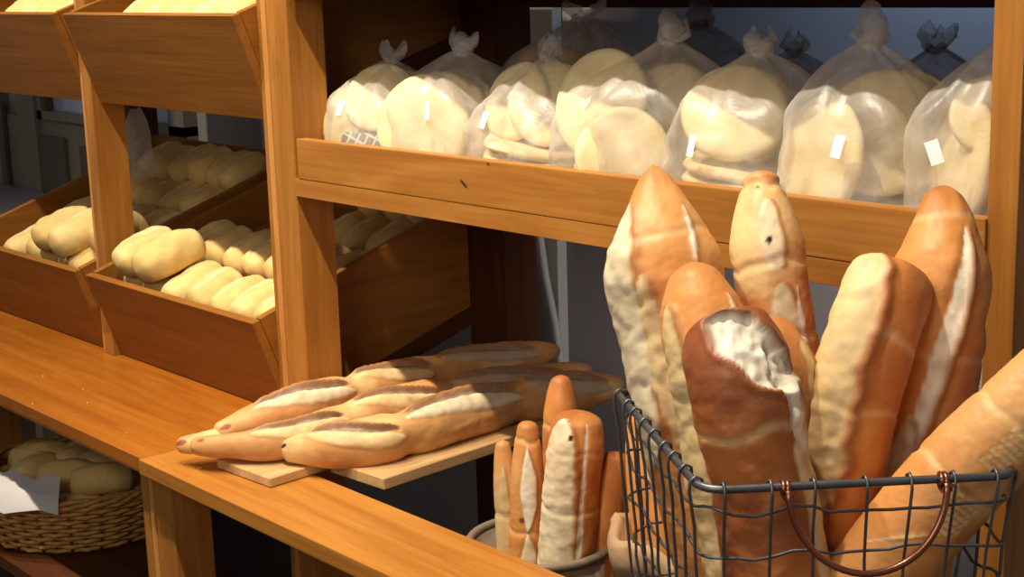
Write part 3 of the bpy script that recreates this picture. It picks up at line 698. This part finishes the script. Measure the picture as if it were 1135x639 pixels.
def resample(l, m):
    out = []
    n = len(l)
    for i in range(n):
        a, b = l[i], l[(i+1) % n]; k = max(1, int((b-a).length/m))
        for j in range(k): out.append(a.lerp(b, j/k))
    return out
obj('rim', tube(bmesh.new(), loop2(RZ, 0, .028), .0042, 10, True), W['wire'], wbk, smooth=True)
rz = random.Random(4)
levels = [RZ-.028, RZ-.070, RZ-.115, RZ-.165, RZ-.22, RZ-.275, RZ-.33]
for j, z in enumerate(levels):
    l = resample(loop2(z, .004, .03), .018)
    pts = [p+Vector((nz(p.x*30, p.y*30, j*3.)*.004, nz(p.x*30, p.y*30, j*3.+9)*.004, nz(p.x*22, p.y*22, j*5.)*.012)) for p in l]
    obj('cross_wire', tube(bmesh.new(), pts, .0017, 6, True), W['wire'], wbk, smooth=True)
for j in range(2): obj('base_hoop', tube(bmesh.new(), loop2(BZ+.0005+.008*j, .0, .03), .004, 8, True), W['wire'], wbk, smooth=True)
for side, n in ((0, 7), (1, 8), (2, 7), (3, 9)):
    out = Vector(((BC[side].lerp(BC[(side+1) % 4], .5)-mid).normalized().to_tuple()+(0,)))
    for k in range(n):
        t = (k+.5)/n+rz.uniform(-.012, .012); tw = rz.uniform(-.012, .012)
        P = along(RZ, side, t); h = .0072
        pts = [P-out*h*.9+Vector((0, 0, -.006)), P-out*h*.8+Vector((0, 0, .004)), P+Vector((0, 0, h)), P+out*h*.8+Vector((0, 0, .003)), P+out*h*.9-Vector((0, 0, .008))]
        for i in range(1, 12):
            z = RZ-.012+(BZ+.004-RZ+.012)*i/11
            pts.append(along(z, side, t+tw*math.sin(i*.45)+.004*nz(side*3., k*2., i*.8))+out*(.004*(1-i/11)+.003*nz(side*5., k*1.7, i*.9)))
        obj('upright_wire', tube(bmesh.new(), pts, .0017, 6), W['wire'], wbk, smooth=True)
for k in range(6):
    a = along(BZ, 0, (k+.5)/6); b = along(BZ, 2, 1-(k+.5)/6); obj('base_wire', tube(bmesh.new(), [a, b], .0025, 6), W['wire'], wbk, smooth=True)
# copper handle hanging against the front
dirf = Vector(((BC[1]-BC[0]).normalized().to_tuple()+(0,))); of = Vector((dirf.y, -dirf.x, 0))
hA = along(RZ, 0, .26); hB = along(RZ, 0, .755); c0 = hA.lerp(hB, .5)+of*.012; hr = (hB-hA).length/2
pts = [hA+of*.0-Vector((0, 0, .004))]+[c0+dirf*(-hr*math.cos(a))+Vector((0, 0, -hr*1.08*math.sin(a)))+of*(.012*math.sin(a)) for a in [PI*i/28 for i in range(29)]]+[hB-Vector((0, 0, .004))]
hd = obj('handle', tube(bmesh.new(), pts[1:-1], .0034, 10), W['copper'], wbk, smooth=True); hd['label'] = 'copper coloured wire handle'
for P in (hA, hB):
    pts = [P+dirf*(.0035*(i/18-.5)*2.4)+of*(.0085*math.cos(i*.7)+.003)+Vector((0, 0, .0085*math.sin(i*.7)-.002)) for i in range(19)]
    hk = obj('handle_coil', tube(bmesh.new(), pts, .0027, 8), W['copper'], hd, smooth=True)

# the loaves crammed in the wire basket: tip pixel/distance, lower pixel where the axis meets the basket floor
G = 'crusty loaves in the wire basket'
ZB = BZ+.012
def bl(label, tip, mid_, base, R, crust, light, cuts, **kw):
    """tip, middle and lower end of the centre line; the lower end stands on the basket floor"""
    T = at_d(*tip); M = at_d(*mid_); Bp = at_z(base[0], base[1], ZB) if len(base) == 2 else at_d(*base)
    return loaf('bread_loaf', label, 'bread loaf', G, [Bp, M, T], R, kw.pop('ref', VW), crust, light, cuts=cuts, rings=220, seg=96, **kw)
bl('big blunt orange loaf with floury left side, at the back left of the wire basket', (724, 183, 1.78), (754, 400, 1.755), (850, 785), .063, 'orange', 'tan',
   [(.48, .93, -1.20, -1.05, .62, 'flour', .05, .06, .4), (.80, .92, .50, .70, .07, 'white', .02, .02), (.50, .80, -.30, -.45, .26, 'cream', .01, .03)], tipr=.14, hi=.22, tpow=(1.5, .9), seed=21., lump=.07, pinch=[(.86, .02)], bulges=[(.84, .07, .12)])
bl('orange loaf with a cream split, in front of the big blunt loaf', (766, 290, 1.67), (800, 460, 1.66), (860, 835), .050, 'orange', 'tan',
   [(.3, .92, -1.0, -1.0, .50, 'cream', .05, .09, .3), (.80, .92, .55, .8, .12, 'flour', .02, .02), (.5, .74, .45, .6, .1, 'flour', .02, .02)], tipr=.30, hi=.15, tpow=(1.6, .85), lump=.09, seed=22., pinch=[(.74, .02)])
bl('small orange ended loaf behind the dark brown one', (848, 350, 1.62), (874, 450, 1.62), (935, 830), .036, 'orange', 'deep',
   [(.1, .93, .95, .95, .50, 'cream', .03, .08, .3)], tipr=.35, hi=.13, seed=23., tpow=(1.7, .85))
bl('dark brown loaf torn open at the top, nearest the front left of the basket', (800, 350, 1.56), (832, 470, 1.54), (905, 880), .051, 'brown', 'deep',
   [(.0, .90, 1.22, 1.05, .36, 'cream', .05, .05, .2)], patches=[(.905, .42, .052, .026, -.50, 'white', -.20), (.83, .95, .016, .05, .1, 'white', -.04)], tipr=.50, hi=.10, seed=24., lump=.13, pinch=[(.78, .02)], bulges=[(.80, .05, .06), (.70, .05, -.04)])
bl('slender tan loaf with round knob tip standing at the back centre', (842, 189, 1.79), (859, 340, 1.77), (925, 770), .043, 'orange', 'pale',
   [(.81, .93, .05, .02, .34, 'flour', .0, .02, .3), (.60, .79, .1, .15, .42, 'flour', .0, .02, .4), (.60, .78, .55, .6, .10, 'white', .02, .0), (.3, .6, 0, .1, .4, 'cream', 0, .02)], tipr=.36, hi=.15, tpow=(1.35, .95), seed=25., lump=.05, pinch=[(.82, .04), (.70, .04), (.57, .03), (.965, .08)], marks=[(.86, -.05, .0045, 'black'), (.955, -.3, .003, 'dark')], bulges=[(.985, .010, .12)])
bl('loaf half cream and half orange leaning right of centre in the wire basket', (995, 297, 1.64), (948, 440, 1.61), (860, 830), .048, 'deep', 'orange',
   [(.05, .975, -1.15, -1.02, .92, 'cream', .09, .13, .22)], tipr=.62, hi=.07, seed=26., lump=.07, pinch=[(.84, .01), (.72, .02)])
bl('orange loaf with a white burst, tallest at the back right of the wire basket', (1045, 205, 1.69), (1036, 370, 1.665), (970, 810), .053, 'orange', 'deep',
   [(.48, .91, -.55, .42, .20, 'white', -.04, .10, .6), (.3, .6, -.8, -.5, .35, 'flour', .02, .05)], tipr=.24, hi=.19, tpow=(1.4, .9), seed=27., lump=.11, pinch=[(.93, .02), (.70, .02)], bulges=[(.84, .05, .05)])
rows = []
for i in range(4):
    for k in range(7):
        rows.append((.42+.016*k, .0+.15*i+.06*(k % 2), .0032, 'pale')); rows.append((.60+.016*k, -.2+.15*i+.06*(k % 2), .0032, 'pale'))
bl('tan loaf with dimpled rows slanting out over the front right rim', (1235, 368, 1.50), (1043, 548, 1.535), (905, 730, 1.56), .047, 'orange', 'tan',
   [(.30, .42, -.9, .3, .04, 'pale', .01, 0)], tipr=.6, hi=.12, seed=28., lump=.05, pinch=[(.52, .035), (.70, .03)], marks=rows)

# ------------------------------------------------------------------ light
def spot(loc, target, power, size, blend, radius, col):
    l = bpy.data.lights.new('ceiling_or_fill_spot', 'SPOT'); l.energy = power; l.spot_size = math.radians(size); l.spot_blend = blend; l.shadow_soft_size = radius; l.color = col
    o = bpy.data.objects.new('ceiling_or_fill_spot', l); COL.objects.link(o); o.location = loc
    o.rotation_euler = (Vector(target)-Vector(loc)).to_track_quat('-Z', 'Y').to_euler()
def area(loc, target, power, size, col):
    l = bpy.data.lights.new('soft_light', 'AREA'); l.energy = power; l.size = size; l.color = col
    o = bpy.data.objects.new('soft_light', l); COL.objects.link(o); o.location = loc
    o.rotation_euler = (Vector(target)-Vector(loc)).to_track_quat('-Z', 'Y').to_euler()
WARM = (1, .88, .70)
for x, e in ((-1.25, 130), (-.35, 140), (.5, 150), (1.18, 140)):
    spot((x, -.82, 1.45), (x+.02, .0, -.5), e, 80, .6, .03, WARM)
area((1.9, -2.5, .7), (1.0, 0, -.5), 20, 1.0, (1, .90, .78))
area((.9, .64, .35), (.9, .85, -.05), 7.0, .25, (.42, .64, 1))  # added cool fill behind the shelf, turns the upper wall bluish
spot((1.25, .45, -.46), (.78, .85, -.62), 22, 85, .8, .08, (1, .86, .74))  # added fill under the shelf board to brighten the wall, not a ceiling lamp
w = bpy.data.worlds.new('World'); bpy.context.scene.world = w; w.use_nodes = True
w.node_tree.nodes['Background'].inputs['Color'].default_value = (.9, .85, .8, 1); w.node_tree.nodes['Background'].inputs['Strength'].default_value = .20

# ------------------------------------------------------------------ camera
cd = bpy.data.cameras.new('camera'); co = bpy.data.objects.new('camera', cd); COL.objects.link(co)
cd.sensor_width = 36; cd.lens = 36*F/1135; cd.clip_start = .05
M = Matrix((CX, -CY, -CZ)).transposed().to_4x4(); M.translation = CAM; co.matrix_world = M
bpy.context.scene.camera = co
sc = bpy.context.scene
sc.view_settings.view_transform = 'Standard'; sc.view_settings.look = 'None'; sc.view_settings.exposure = 0; sc.view_settings.gamma = 1
sc.cycles.transparent_max_bounces = 24
